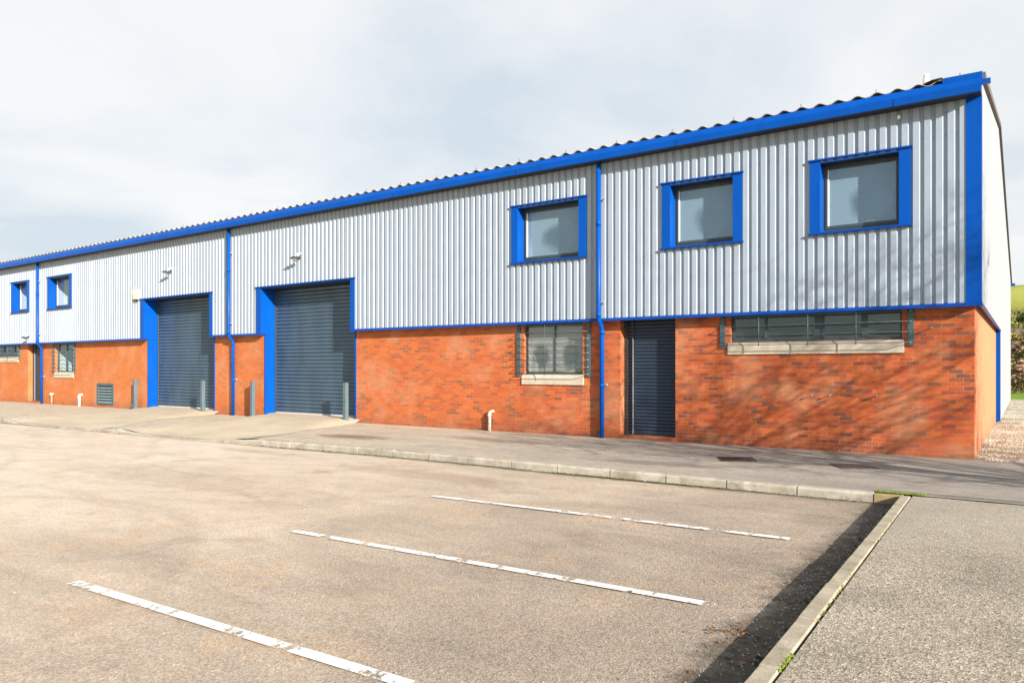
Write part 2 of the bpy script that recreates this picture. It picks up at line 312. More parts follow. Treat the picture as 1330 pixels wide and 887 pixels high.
def tag(o, label, cat, group=None, kind=None):
    o['label'] = label; o['category'] = cat
    if group: o['group'] = group
    if kind: o['kind'] = kind
    return o
def structure(o): o['kind'] = 'structure'; return o
def part(mb, name, m, root, bevel=0): return mb.build(name, m, root, bevel)
def lerp(x, xs, ys):
    if x <= xs[0]: return ys[0]
    for i in range(1, len(xs)):
        if x <= xs[i]: return ys[i-1]+(ys[i]-ys[i-1])*(x-xs[i-1])/(xs[i]-xs[i-1])
    return ys[-1]
def sstep(a, b, x): q = min(1, max(0, (x-a)/(b-a))); return q*q*(3-2*q)

# ---------------------------------------------------------------- terrain, road, pavement
ky = lambda x: lerp(x, (-52, -27, -20, -15, -11, -1.6, 30), (10.0, 10.0, 10.12, 10.25, 10.5, 10.42, 10.42))
drop = lambda x: -.105*max(0, min(1, lerp(x, (-26.6, -25.7, -21.2, -20.6, -19.5, -18.9, -15.4, -14.6), (0, 1, 1, .25, .25, 1, 1, 0))))
def H(x, y): return drop(x)*(1-sstep(0, 2.4, y-ky(x)-.12))-.012*math.sin(x*.7)*sstep(10.6, 12, y)*(1-sstep(14, 15.2, y))
def hill(x, y):
    b = lerp(y, (62, 90, 140, 200, 300, 420, 520, 900, 3000), (0, 1.8, 6.2, 12.8, 28.5, 44.6, 48, 30, 0))
    w = 1+.10*math.sin(x*.006+1)+.04*math.sin(x*.019+y*.01)-.137
    return -.03+b*w
def grid(name, xs, ys, fn, m):
    b = MB(); b.v = [(x, y, fn(x, y)) for y in ys for x in xs]; n = len(xs)
    b.f = [(j*n+i, j*n+i+1, (j+1)*n+i+1, (j+1)*n+i) for j in range(len(ys)-1) for i in range(n-1)]; b.sm = [True]*len(b.f)
    return b.build(name, m, recalc=False)
def m_ground():
    m, t, b = mat('pasture', rough=.95, spec=.1); P = pos(t); s = N(t, 'ShaderNodeSeparateXYZ'); L(t, P, s.inputs[0])
    g = ramp(t, noise(t, pos(t, (1, .35, 1)), .035, 6., .6, .5), (.3, (.20, .21, .04)), (.5, (.30, .315, .06)), (.7, (.36, .32, .11)))
    g = mix(t, ramp(t, math_(t, 'ADD', s.outputs[1], math_(t, 'MULTIPLY', noise(t, P, .05, 3.), 60.)), (0, (0, 0, 0)), (1, (0, 0, 0))), g, (.2, .2, .1))
    yb = math_(t, 'MULTIPLY', math_(t, 'ADD', s.outputs[1], math_(t, 'MULTIPLY', noise(t, P, .06, 4.), 40.)), .002)
    band = ramp(t, yb, (.12, (0, 0, 0)), (.15, (1, 1, 1)), (.39, (1, 1, 1)), (.42, (0, 0, 0)), )
    rough_ = ramp(t, noise(t, P, .5, 7., .75), (.3, (.09, .07, .04)), (.5, (.18, .13, .08)), (.7, (.25, .20, .09)))
    g = mix(t, band, g, rough_); L(t, g, b.inputs['Base Color']); bump(t, b, noise(t, P, 3., 6., .7), .8, .3); return m
xs = [-3000, -1500, -900]+[-600+40*i for i in range(13)]+[-100, -60, -30, -10, 0, 10, 30, 60]+[100+40*i for i in range(13)]+[900, 1500, 3000]
ys = [-2500, -800, -200, -60, -20, 0, 20, 40, 62]+[70+10*i for i in range(24)]+[320+20*i for i in range(14)]+[650, 800, 1000, 1500, 3000]
structure(grid('ground', xs, ys, lambda x, y: hill(x, y)-.20, m_ground()))
m, t, b = mat('short_grass', rough=.95, spec=.1)
L(t, ramp(t, noise(t, pos(t), 2.5, 6., .7), (.3, (.09, .15, .02)), (.6, (.16, .25, .03)), (.8, (.2, .22, .06))), b.inputs['Base Color']); GRASSM = m
structure(grid('grass_field', [-80+4*i for i in range(41)], [44.2+2*i for i in range(11)], lambda x, y: -.02+.04*math.sin(x*.9+y*1.3), GRASSM))

def road_sheet():
    b = MB(); n = 60
    xs = [-75+73.75*i/n for i in range(n+1)]; ys = [-30, -20, -10, -5, 0, 2, 4, 6, 8, 9.5]
    row = []
    for y in ys+[None]:
        row.append([len(b.v)+i for i in range(n+1)]); b.v += [(x, (y if y is not None else ky(x)+.03), -.13+.006*math.sin(x*.8+(y or 9))) for x in xs]
    for a, c in zip(row, row[1:]):
        for i in range(n): b.f.append((a[i], a[i+1], c[i+1], c[i])); b.sm.append(True)
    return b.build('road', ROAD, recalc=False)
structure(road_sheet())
# pavement: height field with dropped crossings
def pavement():
    xs = [-60, -45]+[-40+.35*i for i in range(74)]+[-14.0+.5*i for i in range(29)]+[1, 3, 6, 10, 20, 30]
    us = [0, .3, .6, 1, 1.5, 2, 2.5, 3, 3.6, 4.3, 5]
    b = MB(); rows = []
    for u in us:
        rows.append(len(b.v)); b.v += [(x, ky(x)+.125+u*(15.3-ky(x)-.125)/5, H(x, ky(x)+.125+u)) for x in xs]
    for a, c in zip(rows, rows[1:]):
        for i in range(len(xs)-1): b.f.append((a+i, a+i+1, c+i+1, c+i)); b.sm.append(True)
    return b.build('pavement', PAVE, recalc=False)
structure(pavement())
def ramp_obj(k0, k1, d0, d1, bend):
    b = MB(); nu, nv = 16, 18
    def pt(i, j):
        v = j/nv; y = ky((k0+k1)/2)+.12+v*(15.62-ky((k0+k1)/2)-.12); u = i/nu
        vv = min(1, v*1.09); xa = k0+(d0-k0)*(vv**bend); xb = k1+(d1-k1)*(vv**.9); x = xa+(xb-xa)*u
        if y > 15.0: xa = max(xa, d0); xb = min(xb, d1); x = xa+(xb-xa)*u
        e = min(1, min(u, 1-u)*10)
        return (x, y, H(x, y)+.006+.125*sstep(.25, .86, v)*(e if y < 15.1 else 1))
    b.v = [pt(i, j) for j in range(nv+1) for i in range(nu+1)]
    b.f = [(j*(nu+1)+i, j*(nu+1)+i+1, (j+1)*(nu+1)+i+1, (j+1)*(nu+1)+i) for j in range(nv) for i in range(nu)]; b.sm = [True]*len(b.f)
    return b.build('concrete_ramp', RAMP, recalc=False)
structure(ramp_obj(-25.6, -21.0, -27.65, -22.95, .7)); structure(ramp_obj(-19.0, -14.45, -20.55, -16.0, 1.0))
def kerb():
    b = MB(); x = -1.62; rnd = random.Random(3)
    while x > -58:
        w = rnd.uniform(.93, .99); x0 = x-w+.017; zt = [drop(x0), drop(x)]; j = rnd.uniform(-.006, .006); jy = rnd.uniform(-.012, .012)
        y0, y1 = ky(x0)+jy, ky(x)+jy; P = []
        for xx, yy, z in ((x0, y0, zt[0]+j), (x, y1, zt[1]+j*.3)):
            P.append([(xx, yy, -.25), (xx, yy, z-.03), (xx, yy+.018, z-.004), (xx, yy+.03, z), (xx, yy+.128, z), (xx, yy+.128, -.25)])
        n = 6; i = len(b.v); b.v += P[0]+P[1]
        for k in range(n): q = (k+1) % n; b.f.append((i+k, i+q, i+n+q, i+n+k)); b.sm.append(False)
        b.f.append(tuple(i+k for k in range(n-1, -1, -1))); b.f.append(tuple(i+n+k for k in range(n))); b.sm += [False]*2
        x -= w
    return b.build('kerb', KERB)
structure(kerb())
b = MB(); b.hexa([(-1.61, 10.42, -.25), (-1.28, 10.42, -.25), (-1.28, 10.55, -.25), (-1.61, 10.55, -.25), (-1.61, 10.42, -.012), (-1.28, 10.42, -.008), (-1.28, 10.55, -.008), (-1.61, 10.55, -.012)])
structure(b.build('kerb', m_conc('stained_kerb', (.25, .18, .09), (.33, .26, .15), 3., .4), bevel=.008))
# right-hand raised apron with its edging
ex = lambda y: lerp(y, (-30, 3.7, 10.42), (-1.03, -1.18, -1.30))
def edging():
    b = MB(); y = 10.40; rnd = random.Random(5)
    while y > -12:
        w = .91; y0 = y-w+.008; j = rnd.uniform(-.004, .004); dx = rnd.uniform(-.006, .006)
        b.hexa([(ex(y0)+dx, y0, -.25), (ex(y0)+.108+dx, y0, -.25), (ex(y)+.108+dx, y, -.25), (ex(y)+dx, y, -.25), (ex(y0)+dx, y0, .004+j), (ex(y0)+.108+dx, y0, .004+j), (ex(y)+.108+dx, y, .004+j), (ex(y)+dx, y, .004+j)])
        y -= w
    return b.build('kerb', KERB2, bevel=.007)
structure(edging())
def apron():
    b = MB(); ys = [-30, -15, -8]+[-6+.5*i for i in range(33)]+[10.50]; rows = []
    for y in ys:
        x0 = ex(y)+.126; r = []
        for i in range(24): r.append(len(b.v)); x = x0+(i/23)**1.6*40; b.v.append((x, y+.02*math.sin(x*3) if y == 10.5 else y, (-.004+.004*math.sin(x*2+y*1.1)) if i else -.012))
        rows.append(r)
    for a, c in zip(rows, rows[1:]):
        for i in range(23): b.f.append((a[i], a[i+1], c[i+1], c[i])); b.sm.append(True)
    return b.build('concrete_apron', APRON, recalc=False)
o = structure(apron()); o.location.z = .004
# gravel side yard
m, t, bb = mat('gravel', rough=.95, spec=.1); P_ = pos(t)
vv = N(t, 'ShaderNodeTexVoronoi', i_Scale=22.); L(t, P_, vv.inputs[0])
cc = ramp(t, noise(t, P_, .7, 6., .7, .5), (.3, (.24, .19, .12)), (.5, (.42, .37, .29)), (.72, (.56, .51, .43)))
cc = mix(t, .8, cc, ramp(t, vv.outputs['Color'], (.1, (.2, .2, .2)), (.5, (.5, .5, .5)), (.95, (.85, .85, .85))), 'OVERLAY')
cc = mix(t, ramp(t, noise(t, pos(t, loc=(3, 1, 0)), 1.1, 6., .75), (.55, (0, 0, 0)), (.66, (.7, .7, .7))), cc, (.22, .20, .07))
L(t, cc, bb.inputs['Base Color']); bump(t, bb, vv.outputs['Distance'], 1., .03); GRAV = m
import mathutils.noise as mn
structure(grid('gravel_yard', [-.9+.12*i for i in range(40)]+[4+i for i in range(30)], [15.25+.15*i for i in range(90)]+[29+1.0*i for i in range(17)],
     lambda x, y: .012+.03*mn.noise(Vector((x*1.5, y*1.5, 0)))+.015*mn.noise(Vector((x*7, y*7, 2)))-.03*(y < 15.4), GRAV))

# parking lines
for y, x0, x1, z, lab in ((7.55, -6.56, -1.96, .16, 'worn white parking line farthest from camera, nearest the kerb'), (5.09, -6.36, -1.85, .15, 'worn white parking line in the middle of the bays'), (2.86, -6.30, -1.95, .14, 'worn broad white parking line nearest the camera')):
    b = MB(); n = 24
    for i in range(n):
        q = [(x0+(x1-x0)*k/n) for k in (i, i+1)]; yy = [y+(xx-x0)*.034 for xx in q]
        b.face([(q[0], yy[0]-.05, -.116), (q[1], yy[1]-.05, -.116), (q[1], yy[1]+.05, -.116), (q[0], yy[0]+.05, -.116)])
    tag(b.build('parking_line', LINE, recalc=False), lab, 'parking line', 'white parking lines')

# ---------------------------------------------------------------- the building
BX0, BX1 = -50.6, -.64
BLD = empty('industrial_building', 'long industrial unit with grey ribbed cladding above red brick and blue trim', 'building', (-25, 28, 0))
YC, YB = 15.02, 15.20
UW = [(-3.25, -1.90), (-6.30, -4.94), (-10.28, -8.56), (-35.17, -33.35), (-38.85, -37.40), (-41.9, -40.55)]         # upper window openings
ZU0, ZU1 = 4.215, 5.52
DOORS = [(-20.37, -16.2), (-27.45, -23.22)]
DT = 4.17
# cladding
def clad_facade():
    holes = [(a-.02, c+.02, ZU0-.02, ZU1+.02) for a, c in UW]+[(a-.02, c+.02, 0, DT+.01) for a, c in DOORS]
    b = MB(); z0, z1 = 2.72, 6.34; P = .18; yf = YC; yt = YC+.033
    x = -.86; pts = [(x, yf)]
    prof = [(.098, 0), (.017, 1), (.048, 1), (.017, 0)]
    while x > BX0:
        for w, lv in prof:
            x -= w; pts.append((x, yt if lv else yf))
    edges = sorted({h[0] for h in holes}|{h[1] for h in holes}, reverse=True)
    seg = []
    for (xa, ya), (xb, yb) in zip(pts, pts[1:]):
        cuts = [xa]+[e for e in edges if xb < e < xa]+[xb]
        for c, d in zip(cuts, cuts[1:]):
            f = lambda q: ya+(yb-ya)*(q-xa)/(xb-xa)
            seg.append((c, f(c), d, f(d)))
    for c, yc, d, yd in seg:
        mid = (c+d)/2; iv = [(z0, z1)]
        for h in holes:
            if h[0] < mid < h[1]:
                n = []
                for a, e in iv:
                    if h[3] <= a or h[2] >= e: n.append((a, e)); continue
                    if h[2] > a: n.append((a, h[2]))
                    if h[3] < e: n.append((h[3], e))
                iv = n
        for a, e in iv: b.face([(d, yd, a), (c, yc, a), (c, yc, e), (d, yd, e)])
    # liner behind the sheet
    return b.build('cladding', CLAD, BLD, recalc=False)
clad_facade()
b = MB()
for z in (2.86, 3.55, 4.05, 5.70, 6.10):
    x = -.86-.098-.017-.024
    while x > -30:
        if not any(a-.25 < x < c+.25 and ZU0-.1 < z < ZU1+.12 for a, c in UW) and not any(a-.25 < x < c+.2 and z < DT+.1 for a, c in DOORS): b.box(x-.008, x+.008, YC+.024, YC+.0325, z-.008, z+.008)
        x -= .18
o = b.build('cladding_screws', m_paint('screw_grey', (.16, .18, .21), .5), BLD); o['kind'] = 'stuff'
def wall_panel(b, x0, x1, z0, z1, holes, y0, y1):
    X = sorted({x0, x1}|{h[0] for h in holes}|{h[1] for h in holes}); Z = sorted({z0, z1}|{h[2] for h in holes}|{h[3] for h in holes})
    X = [x for x in X if x0 <= x <= x1]; Z = [z for z in Z if z0 <= z <= z1]
    full = lambda i, j: 0 <= i < len(X)-1 and 0 <= j < len(Z)-1 and not any(h[0] < (X[i]+X[i+1])/2 < h[1] and h[2] < (Z[j]+Z[j+1])/2 < h[3] for h in holes)
    for i in range(len(X)-1):
        for j in range(len(Z)-1):
            if not full(i, j): continue
            a, c, e, g = X[i], X[i+1], Z[j], Z[j+1]
            b.face([(a, y0, e), (c, y0, e), (c, y0, g), (a, y0, g)]); b.face([(c, y1, e), (a, y1, e), (a, y1, g), (c, y1, g)])
            if not full(i-1, j): b.face([(a, y1, e), (a, y0, e), (a, y0, g), (a, y1, g)])
            if not full(i+1, j): b.face([(c, y0, e), (c, y1, e), (c, y1, g), (c, y0, g)])
            if not full(i, j-1): b.face([(a, y0, e), (a, y1, e), (c, y1, e), (c, y0, e)])
            if not full(i, j+1): b.face([(a, y1, g), (a, y0, g), (c, y0, g), (c, y1, g)])
# openings in the brick: x0,x1,z0,z1
GW = [(-10.22, -8.56, 1.45, 2.70), (-5.05, -1.87, 2.13, 2.70), (-35.05, -33.4, 1.43, 2.70), (-42.0, -38.75, 2.13, 2.70)]
PD = [(-7.58, -6.26, 0.09, 2.70), (-37.75, -36.45, .09, 2.70)]
for xa, xb in ((BX0, DOORS[1][0]-.02), (DOORS[1][1]+.02, DOORS[0][0]-.02), (DOORS[0][1]+.02, -.747)):
    b = MB(); wall_panel(b, xa, xb, -.1, 2.76, [h for h in GW+PD if xa < h[0] < xb], YB, YB+.16)
    part(b, 'brick_wall', BR, BLD)
b = MB(); b.box(-.97, -.7472, YB+.16, 26.05, -.1, 2.76)
part(b, 'brick_wall', BR, BLD)
b = MB(); wall_panel(b, BX0, -.9, 2.765, 6.45, [(a-.02, c+.02, ZU0-.02, ZU1+.02) for a, c in UW]+[(a-.02, c+.02, 2.6, DT+.01) for a, c in DOORS], YC+.06, YC+.24)
part(b, 'backing_wall', ROOMD, BLD)
# thresholds of the personnel doors
for a, c, *_ in PD:
    b = MB(); b.box(a, c, YB-.012, YB+.40, -.02, .088); part(b, 'step', BR, BLD, .006)
# gable
RZ = lambda y: lerp(y, (14.9, 24.6, 43.7), (6.60, 8.33, 5.80))
def gable():
    b = MB(); y = 15.02; s = []; P = .18
    while y < 43.5:
        for w, x in ((.105, 0), (.02, -.03), (.035, -.03), (.02, 0)):
            s.append((y, BX1 if not s else s[-1][2] if False else None)) if False else None
            s.append(y); y += w
    xs = [BX1, BX1, BX1-.03, BX1-.03]
    # x at each break: raised, raised, trough, trough
    for i in range(len(s)-1):
        y0, y1 = s[i], s[i+1]; x0, x1 = xs[i % 4], xs[(i+1) % 4]
        zb = 2.70 if (y0+y1)/2 < 26.1 else .04
        b.face([(x0, y0, zb), (x1, y1, zb), (x1, y1, RZ(y1)-.04), (x0, y0, RZ(y0)-.04)])
    o = b.build('gable_cladding', CLADW, BLD, recalc=False)
gable()
b = MB()
b.prism_x([(15.1, 2.76), (26.1, 2.76), (26.1, 7.98), (24.6, 8.23), (15.1, 6.55)], -.90, -.69)
b.prism_x([(26.101, 0), (43.5, 0), (43.5, 5.72), (26.101, 7.98)], -.90, -.69); part(b, 'backing_wall', ROOMD, BLD)
b = MB(); b.prism_x([(15.5, 0), (43.5, 0), (43.5, 5.72), (24.6, 8.23), (15.5, 6.58)], BX0, BX0+.2); part(b, 'end_wall', CLADW, BLD)
b = MB(); b.box(BX0, -.9, 43.3, 43.5, 0, 5.7); part(b, 'rear_wall', CLADW, BLD)
# blue trims
b = MB(); b.box(-.865, BX1+.006, YC-.012, YC+.06, 2.70, 6.30); b.box(BX1+.004, BX1+.010, YC+.06, YC+.16, 2.70, 6.30); part(b, 'corner_flashing', BLUE, BLD)
b = MB(); b.box(-.80, BX1+.008, 26.06, 26.14, .03, 2.70); part(b, 'corner_flashing', BLUE, BLD)
def sill_runs():
    b = MB(); ends = [(BX0, DOORS[1][0]-.02), (DOORS[1][1]+.02, DOORS[0][0]-.02), (DOORS[0][1]+.02, BX1+.02)]
    for a, c in ends: b.prism_x([(YC-.045, 2.665), (YC+.16, 2.690), (YC+.16, 2.705), (YC+.03, 2.712), (YC+.03, 2.745), (YC-.012, 2.732), (YC-.045, 2.70)], a, c)
    b.box(BX1-.02, BX1+.022, YC+.1, 26.1, 2.68, 2.715)
    build_split(b, 'drip_flashing', BLUED, BLD)
sill_runs()
# upper windows
SOFFIT = m_paint('shadow_soffit', (.012, .016, .03), .6)  # near-black colour paints in the shade under window and door heads
for k, (a, c) in enumerate(UW):
    w = MB(); f = .19
    y0 = YC-.022
    w.box(a-f, a, y0, YC+.04, ZU0-.03, ZU1+.045); w.box(c, c+f, y0, YC+.04, ZU0-.03, ZU1+.045)
    w.box(a-.004, a, YC+.04, YC+.30, ZU0-.03, ZU1+.02); w.box(c, c+.004, YC+.04, YC+.30, ZU0-.03, ZU1+.02)
    w.box(a, c, y0+.003, YC+.02, ZU1, ZU1+.02)
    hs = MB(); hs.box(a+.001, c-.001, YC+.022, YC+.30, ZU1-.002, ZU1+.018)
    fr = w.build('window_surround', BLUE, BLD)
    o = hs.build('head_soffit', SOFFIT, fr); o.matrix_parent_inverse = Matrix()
    h = MB(); h.box(a-f-.03, c+f+.03, YC-.05, YC+.035, ZU1+.047, ZU1+.078); o = h.build('head_flashing', BLUED, fr); o.matrix_parent_inverse = Matrix(); h = MB(); h.box(a-f-.03, c+f+.03, YC-.06, YC+.03, ZU0-.062, ZU0-.032)
    h.hexa([(a, YC-.02, ZU0-.03), (c, YC-.02, ZU0-.03), (c, YC+.30, ZU0-.03), (a, YC+.30, ZU0-.03), (a, YC-.02, ZU0-.012), (c, YC-.02, ZU0-.012), (c, YC+.30, ZU0+.03), (a, YC+.30, ZU0+.03)])
    o = h.build('window_sill', BLUED, fr); o.matrix_parent_inverse = Matrix()
    o.parent = fr
    g = MB(); q = .045; yf0, yf1 = YC+.255, YC+.31
    g.box(a, a+q, yf0, yf1, ZU0+.03, ZU1); g.box(c-q, c, yf0, yf1, ZU0+.03, ZU1); g.box(a+q, c-q, yf0, yf1, ZU1-q, ZU1); g.box(a+q, c-q, yf0, yf1, ZU0+.03, ZU0+.03+q)
    q2 = .035   # opening sash
    g.box(a+q, a+q+q2, yf0-.012, yf1-.01, ZU0+.03+q, ZU1-q); g.box(c-q-q2, c-q, yf0-.012, yf1-.01, ZU0+.03+q, ZU1-q)
    g.box(a+q+q2, c-q-q2, yf0-.012, yf1-.01, ZU0+.03+q, ZU0+.03+q+q2+.02); g.box(a+q+q2, c-q-q2, yf0-.012, yf1-.01, ZU1-q-q2, ZU1-q)
    o = g.build('window_frame', FRAME, fr); o.matrix_parent_inverse = Matrix()
    p = MB(); z0, z1 = ZU0+.03+q+q2+.02, ZU1-q-q2
    p.box(a+q+q2, c-q-q2, YC+.283, YC+.287, z0, z1); o = p.build('pane', GLASS if k < 3 else GLASSC, fr); o.matrix_parent_inverse = Matrix()
    p = MB(); p.box(a+q+q2-.002, a+q+q2+.022, YC+.262, YC+.282, z0, z1); o = p.build('sunlit_sash_strip', WHITE, fr); o.matrix_parent_inverse = Matrix()  # white strip paints in the sunlit left edge of the sash
    if k == 0 or k == 1 or k == 2:
        p = MB(); xm = (a+c)/2+.1; p.box(xm-.12, xm+.12, YC+.30, YC+.33, z0+.005, z0+.03); p.tube([(xm-.02, YC+.29, z0+.03), (xm+.14, YC+.31, z0+.055)], .012, 8)
        o = p.build('handle', WHITE, fr); o.matrix_parent_inverse = Matrix()
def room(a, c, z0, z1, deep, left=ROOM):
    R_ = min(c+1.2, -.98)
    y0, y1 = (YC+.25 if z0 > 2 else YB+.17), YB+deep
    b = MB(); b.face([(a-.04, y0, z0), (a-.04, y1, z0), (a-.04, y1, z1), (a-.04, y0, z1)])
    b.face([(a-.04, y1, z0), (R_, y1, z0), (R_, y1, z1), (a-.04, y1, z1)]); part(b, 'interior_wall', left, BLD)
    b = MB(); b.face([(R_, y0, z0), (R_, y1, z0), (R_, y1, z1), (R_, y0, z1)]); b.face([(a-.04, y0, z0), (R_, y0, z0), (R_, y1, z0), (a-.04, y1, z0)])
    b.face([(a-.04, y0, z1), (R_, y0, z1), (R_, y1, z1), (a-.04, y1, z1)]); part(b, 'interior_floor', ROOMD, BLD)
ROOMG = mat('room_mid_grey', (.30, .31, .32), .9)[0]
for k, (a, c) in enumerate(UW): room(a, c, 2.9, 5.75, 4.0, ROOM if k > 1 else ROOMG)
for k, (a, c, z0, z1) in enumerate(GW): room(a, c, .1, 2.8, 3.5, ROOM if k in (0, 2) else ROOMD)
# roller shutters
def shutter(name, a, c, z0, z1, y, pitch, m, root, amp=.030):
    b = MB(); z = z0+.09; P = [(y-.015, z0), (y-.015, z0+.055), (y, z0+.09)]
    while z < z1:
        for k in range(7):
            q = k/6; P.append((y-amp*math.sin(math.pi*(.08+.84*q)) - .002, z+pitch*.86*q))
        P.append((y+.006, z+pitch*.89)); P.append((y+.006, z+pitch*.97)); z += pitch
    i = len(b.v)
    for yy, zz in P: b.v += [(a, yy, zz), (c, yy, zz)]
    for k in range(len(P)-1): b.f.append((i+2*k, i+2*k+1, i+2*k+3, i+2*k+2)); b.sm.append(False)
    o = b.build(name, m, root, recalc=False); return o
for a, c in DOORS:
    sh = shutter('roller_shutter', a+.02, c-.02, .125, DT, YB+.40, .1165, SHUT, BLD)
    q = MB(); q.box(a+.02, c-.02, YB+.355, YB+.46, .128, .165); o = q.build('bottom_bar', m_paint('pale_bar', (.5, .46, .45), .5), sh); o.matrix_parent_inverse = Matrix()
    b = MB()
    b.box(a-.235, a, YC-.02, YC+.10, 2.70, DT+.03); b.box(c, c+.17, YC-.02, YC+.10, 2.70, DT+.03)      # flanges over the cladding
    b.box(a-.006, a, YC+.10, YB+.42, 2.70, DT+.0); b.box(c, c+.006, YC+.10, YB+.42, 2.70, DT+.0)
    b.box(a-.05, a, YB-.02, YB+.02, .10, 2.695); b.box(a-.006, a+.002, YB+.02, YB+.42, .10, 2.695)
    b.box(c, c+.05, YB-.02, YB+.02, .04, 2.695); b.box(c-.002, c+.006, YB+.02, YB+.42, .04, 2.695)
    b.box(a, c, YC-.018, YC+.03, DT, DT+.03)
    fr = b.build('door_surround', BLUE, BLD)
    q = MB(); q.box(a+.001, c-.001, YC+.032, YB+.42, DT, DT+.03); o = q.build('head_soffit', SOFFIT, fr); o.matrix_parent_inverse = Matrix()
    q = MB(); q.box(a-.27, c+.2, YC-.05, YC+.03, DT+.032, DT+.062); o = q.build('head_flashing', BLUED, fr); o.matrix_parent_inverse = Matrix()
    q = MB(); q.box(a+.004, a+.05, YB+.345, YB+.375, .13, DT); q.box(c-.05, c-.004, YB+.345, YB+.375, .13, DT); build_split(q, 'shutter_guide', FRAME, sh)
for a, c, z0, z1 in PD:
    sh = shutter('door_shutter', a+.08, c-.02, .10, z1, YB+.24, .0775, SHUTD, BLD, .022)
    q = MB(); q.box(a+.002, a+.085, YB+.19, YB+.27, .10, 2.72); q.box(c-.06, c-.002, YB+.2, YB+.27, .10, 2.72); build_split(q, 'shutter_guide', DARK, sh)
    q = MB(); q.box(a-.1, a+.001, YB+.161, YB+.3, .0, 2.76); part(q, 'brick_jamb', BR, BLD); q = MB(); q.box(a-.1, c+.1, YB+.272, YB+.3, .1, 2.76); part(q, 'backing_panel', DARK, BLD)
# ground-floor windows with stone sills and barred grilles
def gwin(a, c, z0, z1, mull, wide=None, sash=True):
    fr = MB(); y0, y1 = YB+.09, YB+.15; q = .05
    fr.box(a, a+q, y0, y1, z0, z1); fr.box(c-q, c, y0, y1, z0, z1); fr.box(a+q, c-q, y0, y1, z1-.08, z1); fr.box(a+q, c-q, y0, y1, z0, z0+q)
    cuts = [a+q]
    for x, w in mull: fr.box(x-w/2, x+w/2, y0+.003, y1, z0+q, z1-.08); cuts += [x-w/2, x+w/2]
    cuts.append(c-q)
    f = fr.build('window_frame', FRAME, BLD)
    for i in range(0, len(cuts), 2):
        p = MB(); p.box(cuts[i], cuts[i+1], y0+.03, y0+.034, z0+q, z1-.08); o = p.build('pane', GLASSM if -11 < a < -8 else GLASSC, f); o.matrix_parent_inverse = Matrix()
    s = MB(); h = .25
    s.prism_x([(YB-.035, z0-h), (YB+.02, z0-h), (YB+.02, z0-.06), (YB+.10, z0-.01), (YB+.10, z0+.004), (YB+.0, z0-.01), (YB-.035, z0-.085)], a-.05, c+.03)
    o = s.build('window_sill', STONE, f); o.matrix_parent_inverse = Matrix()
    # lining behind the slope
    s = MB(); s.box(a-.05, c+.03, YB+.021, YB+.28, z0-h+.02, z0-.062)
    return f
def grille(a, c, z0, z1, n, verts, out=.17):
    g = MB(); zs = [z0+.035+(z1-z0-.06)*i/(n-1) for i in range(n)]; r = .009
    for z in zs: g.tube([(a+.05, YB-.006, z), (a+.05, YB-.06, z), (a+.14, YB-out, z), (c-.14, YB-out, z), (c-.05, YB-.06, z), (c-.05, YB-.006, z)], r, 6)
    for x in verts: g.tube([(x, YB-out-.016, z0+.01), (x, YB-out-.016, z1)], r, 6)
    o = g.build('window_grille', GRILL, BLD)
    for x in (a, c-.10):
        p = MB(); p.box(x, x+.10, YB-.034, YB-.002, z0-.02, z1+.02); q = p.build('grille_plate', GRILL, o); q.matrix_parent_inverse = Matrix()
    p = MB()
    for z in zs:
        p.tube([(c-.05, YB-.036, z), (c-.05, YB-.075, z)], .014, 8)
    build_split(p, 'fixing_bolt', m_paint('bright_bolt', (.4, .45, .45), .3, metal=.6), o)
gwin(*GW[0], [(-9.38, .03)]); grille(-10.42, -8.34, 1.42, 2.65, 8, [-9.50])
gwin(*GW[1], [(-4.36, .045), (-3.33, .17), (-2.52, .10)]); grille(-5.26, -1.68, 2.03, 2.665, 4, [-4.42, -3.48, -2.62])
gwin(*GW[2], [(-34.2, .03)]); grille(-35.25, -33.2, 1.40, 2.65, 8, [-34.35])
gwin(*GW[3], [(-39.4, .045), (-40.6, .17), (-41.4, .10)]); grille(-42.2, -38.58, 2.03, 2.665, 4, [-39.5, -40.4])
# louvre
def louvre(a, c, z0, z1):
    f = MB(); q = .09; y0, y1 = YB-.03, YB+.05
    f.box(a, a+q, y0, y1, z0, z1); f.box(c-q, c, y0, y1, z0, z1); f.box(a+q, c-q, y0, y1, z1-q, z1); f.box(a+q, c-q, y0, y1, z0, z0+q)
    o = f.build('vent_louvre', GRILL, BLD)
    s = MB(); n = 6; h = (z1-z0-2*q)/n
    for i in range(n):
        z = z0+q+i*h; s.hexa([(a+q, y0+.005, z), (c-q, y0+.005, z), (c-q, y0+.02, z), (a+q, y0+.02, z), (a+q, y0+.055, z+h*.8), (c-q, y0+.055, z+h*.8), (c-q, y0+.065, z+h*.8), (a+q, y0+.065, z+h*.8)])
    build_split(s, 'louvre_blade', m_paint('blade_grey', (.16, .25, .29), .4), o)
    s = MB(); s.box(a+q, c-q, YB-.001-.001, YB+.0005, z0+q, z1-q); k = s.build('louvre_back', DARK, o); k.matrix_parent_inverse = Matrix()
louvre(-31.36, -30.05, .11, .97)
